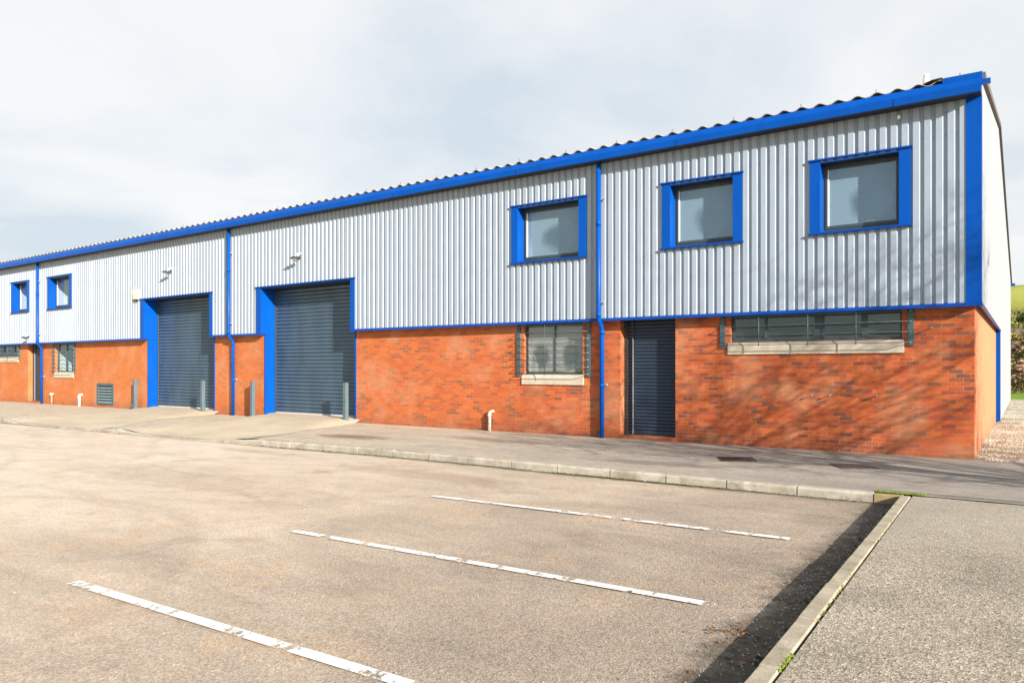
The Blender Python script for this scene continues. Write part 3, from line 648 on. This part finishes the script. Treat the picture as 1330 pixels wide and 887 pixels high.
# gutter
b = MB(); b.prism_x([(14.81, 6.535), (14.745, 6.41), (14.75, 6.275), (15.01, 6.275), (15.01, 6.345), (15.04, 6.36), (15.04, 6.47), (14.95, 6.50), (14.83, 6.50)], BX0-.1, -.63)
gut = part(b, 'gutter', BLUE, BLD)
SOFF = m_paint('shade_painted_soffit', (.012, .016, .03), .6)  # near-black strip paints in the shade beneath the gutter
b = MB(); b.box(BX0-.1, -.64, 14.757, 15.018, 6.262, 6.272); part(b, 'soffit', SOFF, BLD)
b = MB(); x = -1.95
while x > BX0:
    b.box(x-.006, x+.006, 14.741, 14.752, 6.278, 6.41); x -= 4.1
build_split(b, 'gutter_joint', BLUED, gut)
b = MB(); b.prism_x([(14.80, 6.50), (14.80, 6.62), (15.15, 6.69), (15.15, 6.53)], -1.20, -.615)
b.box(-.80, -.50, 14.85, 14.95, 6.43, 6.50); part(b, 'eaves_end_cap', BLUE, BLD)
b = MB(); b.box(-.9, BX1-.002, 14.99, YC+.05, 6.302, 6.50); part(b, 'eaves_closure', BLUED, BLD)
b = MB(); b.box(-.75, -.46, 43.45, 43.62, 5.60, 5.72); part(b, 'rear_gutter', BLUE, BLD)
# downpipes
for k, x in enumerate((-8.0, -22.0, -36.15, -50.2)):
    p = MB(); yu, yl = YC-.085, YB-.095
    p.tube([(x, yu, 6.30), (x, yu, 2.78), (x, yu+.012, 2.70), (x, yl-.015, 2.52), (x, yl, 2.45), (x, yl, .02 if k else .0)], .053, 14)
    for z in (4.9, 2.82): p.tube([(x, yu, z-.07), (x, yu, z+.07)], .061, 14)
    for z in (2.42, 1.2): p.tube([(x, yl, z-.05), (x, yl, z+.05)], .060, 14)
    dp = p.build('downpipe', BLUE, BLD)
    s = MB()
    for z in (5.45, 3.1): s.box(x-.05, x+.16, yu+.03, yu+.045, z-.02, z+.02); s.tube([(x+.13, yu+.05, z), (x+.13, yu-.02, z)], .012, 6)
    s.box(x-.07, x+.10, yl+.04, yl+.09, 1.20, 1.24)
    build_split(s, 'pipe_bracket', m_paint('bracket_grey', (.3, .34, .4), .5), dp)
# roof
def roof():
    P = .3305; amp = .035; n = 10; xs = []; x = -.60
    m_ = int((x-(BX0-.2))/P)*n
    top = MB(); ys = (14.90, 19.5, 24.6, 34, 43.65); th = .009
    def z(i, y): ph = i/n*2*math.pi; c = math.cos(ph); return RZ(y)+.004+amp*(c if c > 0 else c*.75)
    N_ = m_+1
    for lvl in (0, -th):
        for y in ys: top.v += [(x-i*P/n, y, z(i, y)+lvl) for i in range(N_)]
    ny = len(ys)
    for j in range(ny-1):
        for i in range(N_-1):
            a = j*N_+i; top.f.append((a, a+N_, a+N_+1, a+1)); top.sm.append(True)
            a += ny*N_; top.f.append((a+1, a+N_+1, a+N_, a)); top.sm.append(True)
    for i in range(N_-1): top.f.append((i, i+1, ny*N_+i+1, ny*N_+i)); top.sm.append(False)
    rf = top.build('roof', ROOF, BLD, recalc=False)
    b = MB()
    for (ya, yb) in ((15.05, 24.6), (24.6, 43.7)):
        b.hexa([(-.67, ya, RZ(ya)-.06), (-.58, ya, RZ(ya)-.06), (-.58, yb, RZ(yb)-.06), (-.67, yb, RZ(yb)-.06), (-.67, ya, RZ(ya)+.055), (-.58, ya, RZ(ya)+.055), (-.58, yb, RZ(yb)+.055), (-.67, yb, RZ(yb)+.055)])
    o = b.build('verge_trim', VERGE, rf); o.matrix_parent_inverse = Matrix()
    b = MB(); b.box(BX0, -.9, 15.04, 15.10, 6.45, 6.60); o = b.build('eaves_filler', ROOF, rf); o.matrix_parent_inverse = Matrix()
    b = MB(); b.tube([(-1.66, 17, 6.9), (-1.66, 17, 7.42)], .062, 14); b.tube([(-1.66, 17, 7.40), (-1.66, 17, 7.50)], .052, 14); b.tube([(-1.66, 17, 7.24), (-1.66, 17, 7.27)], .075, 14)
    o = b.build('flue', WHITE, rf); o.matrix_parent_inverse = Matrix()
    b = MB()
    for k in range(34): xx = -.95-k*1.3219; b.tube([(xx, 14.97, 6.60), (xx, 14.97, 6.715)], .006, 5)
    build_split(b, 'fixing_bolt', DARK, rf)
    b = MB(); b.prism_x([(24.3, 8.34), (24.6, 8.42), (24.9, 8.35), (24.6, 8.39)], BX0-.1, -.6); o = b.build('ridge_cap', ROOF, rf); o.matrix_parent_inverse = Matrix()
    # lifted flashing sheet near the corner
    b = MB(); q = [(-1.50, 6.60), (-1.44, 6.63), (-1.37, 6.645), (-1.29, 6.65), (-1.21, 6.655)]
    for (xa, za), (xb, zb) in zip(q, q[1:]): b.hexa([(xa, 14.86, za), (xb, 14.86, zb), (xb, 15.4, zb+.05), (xa, 15.4, za+.05), (xa, 14.86, za+.01), (xb, 14.86, zb+.01), (xb, 15.4, zb+.06), (xa, 15.4, za+.06)])
    o = b.build('flashing', VERGE, rf); o.matrix_parent_inverse = Matrix()
roof()
# wall bolts left in the brick and a vent cap
for x, z in ((-3.42, 1.075), (-3.09, 1.08), (-2.28, 1.083), (-1.39, 2.325)):
    b = MB(); b.tube([(x, YB+.01, z), (x, YB-.10, z)], .009, 8); b.tube([(x, YB-.08, z), (x, YB-.105, z)], .018, 8); part(b, 'wall_bolt', m_paint('dull_bolt', (.35, .34, .32), .4, metal=.5), BLD)
b = MB(); b.tube([(-1.897, YC+.01, 6.15), (-1.897, YC-.06, 6.15), (-1.897, YC-.075, 6.10)], .028, 10); part(b, 'overflow_spout', WHITE, BLD)

# the parent empty was moved: children were built in world coordinates
for o in list(bpy.data.objects):
    if o.parent and o.parent.parent is BLD: o.matrix_parent_inverse = Matrix()

# ---------------------------------------------------------------- things on and by the building
def floodlight(x, z, lab, sc=1.):
    r = empty('floodlight', lab, 'floodlight', (x, YC, z), 'floodlights on the cladding')
    T = lambda p: (x+p[0]*sc, YC+p[1]*sc, z+p[2]*sc)
    b = MB(); b.box(x-.03*sc, x+.03*sc, YC-.03*sc, YC-.001, z-.02*sc, z+.06*sc); b.tube([T((0, -.02, .0)), T((0, -.15, -.03))], .014*sc, 8); b.build('bracket', DARK, r)
    b = MB()   # lamp head: tapered housing tipped down
    c = Vector(T((0, -.24, -.05))); t_ = Vector((0, -math.cos(R(25)), math.sin(R(-8)))).normalized(); n_ = Vector((0, -.35, -.94)).normalized(); u_ = n_.cross(Vector((1, 0, 0))).normalized()
    for_ = lambda sx, su, sn: tuple(c+Vector((1, 0, 0))*sx*sc+u_*su*sc+n_*sn*sc)
    b.hexa([for_(-.10, -.08, -.05), for_(.10, -.08, -.05), for_(.10, .08, -.05), for_(-.10, .08, -.05), for_(-.15, -.12, .03), for_(.15, -.12, .03), for_(.15, .12, .03), for_(-.15, .12, .03)])
    b.build('lamp_housing', DARK, r, .008)
    b = MB(); b.hexa([for_(-.125, -.095, .031), for_(.125, -.095, .031), for_(.125, .095, .031), for_(-.125, .095, .031), for_(-.12, -.09, .036), for_(.12, -.09, .036), for_(.12, .09, .036), for_(-.12, .09, .036)])
    b.build('lens', m_paint('frosted_lens', (.55, .5, .42), .2), r)
    b = MB(); b.tube([T((.06, -.005, .15)), T((.06, -.05, .15)), T((.03, -.10, .10))], .022*sc, 8); b.tube([T((.02, -.10, .16)), T((.02, -.11, .10)), T((.02, -.12, .05))], [.045*sc, .055*sc, .03*sc], 10)
    b.build('sensor', WHITE, r)
floodlight(-18.45, 5.0, 'black floodlight with white sensor above the nearer big shutter door', .85)
floodlight(-25.6, 5.1, 'black floodlight with white sensor above the farther big shutter door', .85)
floodlight(-37.2, 3.0, 'small floodlight low on the cladding beside the farthest blue downpipe', .8)
r = empty('alarm_box', 'cream alarm box on the cladding beside the farther blue door surround', 'alarm box', (-27.95, YC, 4.4))
b = MB(); b.prism_x([(YC-.001, 4.20), (YC-.09, 4.23), (YC-.10, 4.57), (YC-.001, 4.60)], -28.12, -27.78); b.build('box_cover', CREAM, r, .02)
b = MB(); b.box(-28.08, -27.82, YC-.075, YC-.004, 4.175, 4.198); b.build('strobe', DARK, r)
pl = [(-28.05, 15.0, 'grey square steel post left of the farther shutter door', .03), (-23.35, 14.85, 'grey square steel post right of the farther shutter door', .07), (-20.72, 14.95, 'grey square steel post between the downpipe and nearer shutter door', .02), (-16.28, 14.9, 'grey square steel post in front of nearer shutter door right jamb', .08)]
for x, y, lab, zb in pl:
    r = empty('bollard', lab, 'bollard', (x, y, zb), 'grey steel posts guarding the shutter doors')
    b = MB(); b.box(x-.06, x+.06, y-.06, y+.06, zb-.1, 1.165); b.build('post', POST, r, .008)
    b = MB(); b.box(x-.052, x+.052, y-.052, y+.052, 1.166, 1.172); b.build('cap', m_paint('cap_grey', (.14, .18, .2), .5), r)
    if x < -28: b = MB(); b.box(x-.32, x-.061, y-.03, y+.03, zb+.05, zb+.20); b.build('foot_bracket', POST, r)
def stub(x, h, rad, m, lab, hook=True):
    p = MB(); y = YB-.09
    if hook: p.tube([(x, y, -.03), (x, y, h-.06), (x+.015, y+.01, h-.01), (x+.06, y+.05, h), (x+.06, YB+.01, h)], rad, 12)
    else: p.tube([(x, y, -.03), (x, y, h)], rad, 12)
    r = empty('pipe_stub', lab, 'pipe', (x, y, 0)); p.build('pipe', m, r)
    p = MB(); p.tube([(x, y, h-.13), (x, y, h-.07)], rad*1.25, 12); p.build('collar', m, r)
stub(-11.22, .50, .042, FLAKE, 'short flaking white pipe rising from pavement against brick under grey cladding')
stub(-32.7, .48, .05, WHITE, 'short clean white pipe stub beside the wall louvre')
stub(-35.2, .42, .035, m_paint('grey_pipe', (.3, .22, .16), .6), 'thin brown pipe stub with white cap beside the farthest downpipe', False)
b = MB(); b.tube([(-35.2, YB-.09, .42), (-35.2, YB-.09, .50)], .075, 12); b.build('cap', WHITE, bpy.data.objects['pipe_stub.002'])
# drain covers
for x, y, a, lab in ((-4.16, 12.87, .45, 'rusty drain cover in the pavement, left of the pair'), (-2.30, 12.98, .5, 'rusty drain cover in the pavement, right of the pair')):
    r = empty('drain_cover', lab, 'drain cover', (x, y, 0), 'rusty drain covers in the pavement')
    M = Matrix.Translation((x, y, 0)) @ Matrix.Rotation(a, 4, 'Z')
    def tb(b, x0, x1, y0, y1, z0, z1): b.hexa([M @ Vector(p) for p in ((x0, y0, z0), (x1, y0, z0), (x1, y1, z0), (x0, y1, z0), (x0, y0, z1), (x1, y0, z1), (x1, y1, z1), (x0, y1, z1))])
    s = .30; b = MB(); tb(b, -s, s, -s, -s+.03, -.03, .014); tb(b, -s, s, s-.03, s, -.03, .014); tb(b, -s, -s+.03, -s+.03, s-.03, -.03, .014); tb(b, s-.03, s, -s+.03, s-.03, -.03, .014); b.build('frame', RUST, r)
    b = MB(); n = 9
    for i in range(n): q = -s+.04+i*(2*s-.08)/n; tb(b, q, q+.032, -s+.032, s-.032, .004, .012)
    b.build('grate', RUST, r)
    b = MB(); tb(b, -s+.03, s-.03, -s+.03, s-.03, -.02, .003); b.build('pit', mat('pit_dark', (.02, .016, .012), .9)[0], r)

# ---------------------------------------------------------------- moss, weeds, fallen leaves, grit
def blades(b, x, y, z, n, spread, h, rnd):
    for _ in range(n):
        px = x+rnd.gauss(0, spread); py = y+rnd.gauss(0, spread*.5); a = rnd.uniform(0, 6.28); w = rnd.uniform(.003, .007); hh = h*rnd.uniform(.4, 1.2)
        dx, dy = math.cos(a)*w, math.sin(a)*w; lx, ly = rnd.gauss(0, hh*.5), rnd.gauss(0, hh*.5)
        b.face([(px-dx, py-dy, z), (px+dx, py+dy, z), (px+lx, py+ly, z+hh)])
def clump(b, x, y, z, s, h, rnd):
    n = 7; ring = [(x+math.cos(6.283*i/n)*s*rnd.uniform(.5, 1.3), y+math.sin(6.283*i/n)*s*.45*rnd.uniform(.5, 1.2), z) for i in range(n)]
    for i in range(n): b.face([ring[i], ring[(i+1) % n], (x, y, z+h)])
rnd = random.Random(11)
b = MB()
for i in range(3200):
    x = -1.6-abs(rnd.gauss(0, 1))*5.5
    if x < -14: continue
    dens = .5+.5*math.sin(x*2.1)*math.sin(x*.77+1)
    if rnd.random() > dens*1.1: continue
    clump(b, x, ky(x)-.012-abs(rnd.gauss(0, .012)), -.131, rnd.uniform(.012, .035), rnd.uniform(.006, .018), rnd)
for i in range(500):
    y = rnd.uniform(2.5, 10.3); x = ex(y)-.01-abs(rnd.gauss(0, .05))
    if math.sin(y*3.3)+math.sin(y*1.3) < rnd.uniform(-1.2, 1.5): continue
    clump(b, x, y, -.128, rnd.uniform(.01, .03), rnd.uniform(.008, .03), rnd)
tag(b.build('moss', m_leaf('moss', (.035, .032, .014), (.075, .072, .02), 4.), recalc=False), 'dark moss grown along the foot of the kerbs', 'moss', kind='stuff')
b = MB()
for i in range(420):   # bright moss at the corner where apron meets pavement and along the edging joint
    k = rnd.random()
    if k < .45: x = rnd.uniform(-1.62, -1.05); clump(b, x, 10.60+rnd.gauss(0, .03), .002, rnd.uniform(.01, .035), rnd.uniform(.006, .018), rnd)
    elif k < .85:
        y = rnd.choice([rnd.uniform(7.3, 9.0), rnd.uniform(4.9, 6.3), rnd.uniform(4.0, 4.3)]); x = ex(y)+.112+rnd.gauss(0, .006); clump(b, x, y, .0, rnd.uniform(.004, .013), rnd.uniform(.004, .012), rnd)
    else: clump(b, -2.1+rnd.gauss(0, .12), 12.0+rnd.gauss(0, .12)*.6, .0, rnd.uniform(.01, .03), rnd.uniform(.004, .012), rnd)
for i in range(90):
    x = -3.2+rnd.gauss(0, 1.); clump(b, min(x, -1.7), ky(x)-.02, -.13, .010, .008, rnd)
tag(b.build('bright_moss', m_leaf('bright_moss', (.07, .095, .012), (.17, .23, .02), 9.), recalc=False), 'bright yellow green moss in the kerb joints', 'moss', kind='stuff')
def leaf(b, x, y, z, s, rnd):
    a = rnd.uniform(0, 6.28); c, d = math.cos(a)*s, math.sin(a)*s; k = rnd.uniform(.4, .7)
    b.face([(x-c, y-d, z+.002), (x+d*k, y-c*k, z+rnd.uniform(.001, s*.5)), (x+c, y+d, z+rnd.uniform(.001, s*.6)), (x-d*k, y+c*k, z+rnd.uniform(.001, s*.5))])
b = MB()
for i in range(230):
    y = rnd.uniform(2.6, 10.2); leaf(b, ex(y)-.02-abs(rnd.gauss(0, .16)), y, -.125, rnd.uniform(.008, .028), rnd)
for i in range(120):
    x = -1.8-rnd.random()**1.5*22; leaf(b, x, ky(x)-.02-abs(rnd.gauss(0, .05)), -.122, rnd.uniform(.01, .03), rnd)
for i in range(40):
    x = -3-rnd.random()*24; y = rnd.uniform(10.9, 15.0); leaf(b, x, y, max(H(x, y), 0)+.02 if not -21 < x < -14.5 and not -27.6 < x < -21 else H(x, y)+.012+.125*sstep(.25, .86, (y-10.3)/5.3), rnd.uniform(.015, .035), rnd)
for i in range(90): leaf(b, rnd.uniform(-9, -1.4), rnd.uniform(2.2, 10), -.125, rnd.uniform(.006, .014), rnd)
for i in range(14): leaf(b, rnd.uniform(-1, 2), rnd.uniform(3, 10), .006, rnd.uniform(.008, .016), rnd)
for i in range(60): leaf(b, -1.56+rnd.gauss(0, .10), 4.75+rnd.gauss(0, .16), -.12, rnd.uniform(.01, .028), rnd)
tag(b.build('fallen_leaves', m_leaf('dead_leaf', (.10, .045, .02), (.26, .14, .06), 9.), recalc=False), 'small brown dead leaves scattered on the tarmac and kerbs', 'leaves', kind='stuff')
b = MB()
for i in range(1500):
    if i % 3: y = rnd.uniform(2.4, 10.2); x = ex(y)-.03-abs(rnd.gauss(0, .22)); z = -.126
    else: x, y, z = rnd.uniform(-8, -1.4), rnd.uniform(2.2, 10), -.126
    s = rnd.uniform(.003, .009); i0 = len(b.v)
    b.v += [(x-s, y, z), (x+s*rnd.uniform(.6, 1), y-s*.6, z), (x+s*.4, y+s, z), (x, y, z+s*1.2)]; b.f += [(i0, i0+1, i0+3), (i0+1, i0+2, i0+3), (i0+2, i0, i0+3)]; b.sm += [False]*3
tag(b.build('grit', m_conc('grit', (.2, .18, .15), (.6, .56, .5), 30.), recalc=False), 'loose pale grit and stones on the tarmac', 'grit', kind='stuff')

# ---------------------------------------------------------------- bare trees out to the right (their branches shade the brick)
BARK = m_conc('bark', (.10, .08, .06), (.18, .15, .11), 8., .4)
def bare_tree(x, y, h, seed, lab, lean):
    r = empty('bare_tree', lab, 'tree', (x, y, 0)); rnd = random.Random(seed)
    tr = MB(); cr = MB()
    def grow(b, p, d, ln, rad, lvl):
        pts = [p]; rs = [rad]; n = 5
        for i in range(n):
            d = (d+Vector((rnd.gauss(0, .13), rnd.gauss(0, .13), rnd.gauss(.04, .08)))).normalized(); p = p+d*ln/n; pts.append(p); rs.append(rad*(1-.75*(i+1)/n) if lvl else rad*(1-.75*(i+1)/n))
        b.tube(pts, rs, 8 if lvl == 0 else 5 if lvl < 3 else 3, caps=False)
        if lvl >= 4: return
        for k in range((7, 6, 5, 3)[lvl]):
            i = rnd.randint(1 if lvl else 2, n); a = rnd.uniform(0, 6.28); o = d.orthogonal().normalized(); o = (Matrix.Rotation(a, 3, d) @ o)
            nd = (d*rnd.uniform(.4, .9)+o*rnd.uniform(.6, 1.)+Vector((lean*.45, 0, .15))).normalized()
            grow(cr, pts[i], nd, ln*rnd.uniform(.42, .68), max(.009, rs[i]*.68), lvl+1)
    grow(tr, Vector((x, y, -.1)), Vector((lean*.15, 0, 1)).normalized(), h*.62, h*.016, 0)
    tr.build('trunk', BARK, r); cr.build('crown', BARK, r, recalc=False)
bare_tree(5.2, 9.8, 7.4, 21, 'slender bare tree just right of the forecourt apron', .3)
bare_tree(6.6, 10.9, 6.8, 33, 'small bare tree closest to the right-hand end of the pavement', .4)
bare_tree(8.6, 8.4, 10.2, 4, 'tallest bare tree off to the right of the forecourt', .5)
bare_tree(12.5, 9.6, 8.8, 9, 'bare tree standing farthest right beyond the forecourt', .5)

# ---------------------------------------------------------------- hedge, bushes and trees on the hillside
def leafy(b, cx, cy, cz, rx, ry, rz, n, s, rnd):
    cl = [(cx+rnd.uniform(-.7, .7)*rx, cy+rnd.uniform(-.7, .7)*ry, cz+rnd.uniform(-.6, .75)*rz, rnd.uniform(.25, .5)) for _ in range(9)]
    for _ in range(n):
        c = rnd.choice(cl); d = Vector((rnd.gauss(0, 1), rnd.gauss(0, 1), rnd.gauss(0, 1))).normalized()*rnd.random()**.4*c[3]
        p = Vector((c[0]+d.x*rx, c[1]+d.y*ry, c[2]+d.z*rz)); a = Vector((rnd.gauss(0, 1), rnd.gauss(0, 1), rnd.gauss(0, 1))).normalized(); e = a.orthogonal().normalized()*s*rnd.uniform(.5, 1.2); f = a.cross(e)*.7
        b.face([p-e, p-f, p+e, p+f])
LM = [m_leaf('bush_olive', (.09, .085, .025), (.24, .20, .06), .8), m_leaf('bush_brown', (.12, .08, .05), (.23, .16, .09), .8), m_leaf('bush_green', (.05, .09, .015), (.13, .18, .03), .8)]
def bushy(name, x, y, rx, rz, mi, n, s, lab, cat, grp, seed, trunk=True):
    rnd = random.Random(seed); g = hill(x, y) if y > 62 else 0
    r = empty(name, lab, cat, (x, y, g), grp)
    b = MB(); leafy(b, x, y, g+rz*(1.25 if trunk else .8), rx, rx, rz, n, s, rnd); b.build('crown' if trunk else 'foliage', LM[mi], r, recalc=False)
    b = MB()
    for k in range(6 if trunk else 4):
        b.tube([(x, y, g-.3), (x+rnd.gauss(0, .1)*rx, y, g+rz*.6), (x+rnd.gauss(0, .5)*rx, y+rnd.gauss(0, .4)*rx, g+rz*rnd.uniform(1.2, 2.))], [.05*rz, .035*rz, .01*rz], 5)
    b.build('trunk' if trunk else 'stem', BARK, r)
bushy('bush', -.2, 58.5, 1.6, 1.1, 0, 2600, .07, 'yellow green bramble bush just right of the white gable', 'bush', None, 1, False)
bushy('bush', 1.6, 60.5, 1.9, 1.5, 2, 2600, .08, 'green bush behind the gravel at the right edge', 'bush', None, 2, False)
bushy('bush', -2.3, 61, 2.0, 1.6, 1, 2000, .09, 'brown bush behind the far end of the building', 'bush', None, 3, False)
bushy('bush', 4.6, 62, 2.4, 1.6, 0, 2000, .09, 'olive bush farthest right behind the gravel yard', 'bush', None, 4, False)
kinds = ['brown leafless looking tree on the hedge line', 'olive tree on the hedge line']
for i in range(26):
    x = -50+i*4.3+random.Random(i).uniform(-1, 1); y = 150+random.Random(i+50).uniform(-8, 8)
    mi = [1, 0, 1, 2][i % 4]
    lab = ('brown', 'olive', 'brown', 'green')[i % 4]+' hedgerow tree at the foot of the far hillside'
    bushy('hedgerow_tree', x, y, 3.6, 2.2+random.Random(i+9).uniform(-.5, .7), mi, 900, .22, lab, 'tree', 'hedgerow trees on the hillside', i+20)
for i, (x, y, rx, rz, mi, w) in enumerate(((-1.6, 78, 1.6, .9, 1, 'low brown scrub'), (.3, 86, 1.8, 1.0, 0, 'low olive scrub'), (-.6, 97, 2.0, 1.0, 1, 'wide brown scrub'), (1.6, 106, 2.2, 1.2, 1, 'tall brown scrub'), (-1.5, 116, 2.4, 1.2, 0, 'tall olive scrub'), (.4, 128, 2.6, 1.4, 1, 'dense brown scrub'))):
    bushy('scrub_bush', x, y, rx, rz, mi, 1300, .10+.0008*y, w+' on the rough slope beyond the gable end', 'bush', 'scrub on the slope', 70+i, False)
# rubble heap beside the bushes
r = empty('rubble_heap', 'small heap of broken red brick rubble beneath the bushes', 'rubble', (-.3, 57.0, 0)); b = MB(); rnd = random.Random(8)
for k in range(46):
    x, y = -.3+rnd.gauss(0, .42), 57.0+rnd.gauss(0, .4); z = max(.06, 2.3-abs(x+.3)*1.9-rnd.random()*.9); s = rnd.uniform(.07, .17)
    M = Matrix.Translation((x, y, z)) @ Matrix.Rotation(rnd.uniform(0, 3), 4, 'Z') @ Matrix.Rotation(rnd.uniform(-.5, .5), 4, 'X')
    b.hexa([M @ Vector(p) for p in ((-s, -s*.6, -s*.5), (s, -s*.6, -s*.5), (s, s*.6, -s*.5), (-s, s*.6, -s*.5), (-s, -s*.6, s*.5), (s, -s*.6, s*.5), (s, s*.6, s*.5), (-s, s*.6, s*.5))])
b.build('bricks', m_conc('rubble', (.22, .09, .05), (.30, .20, .15), 3.), r)
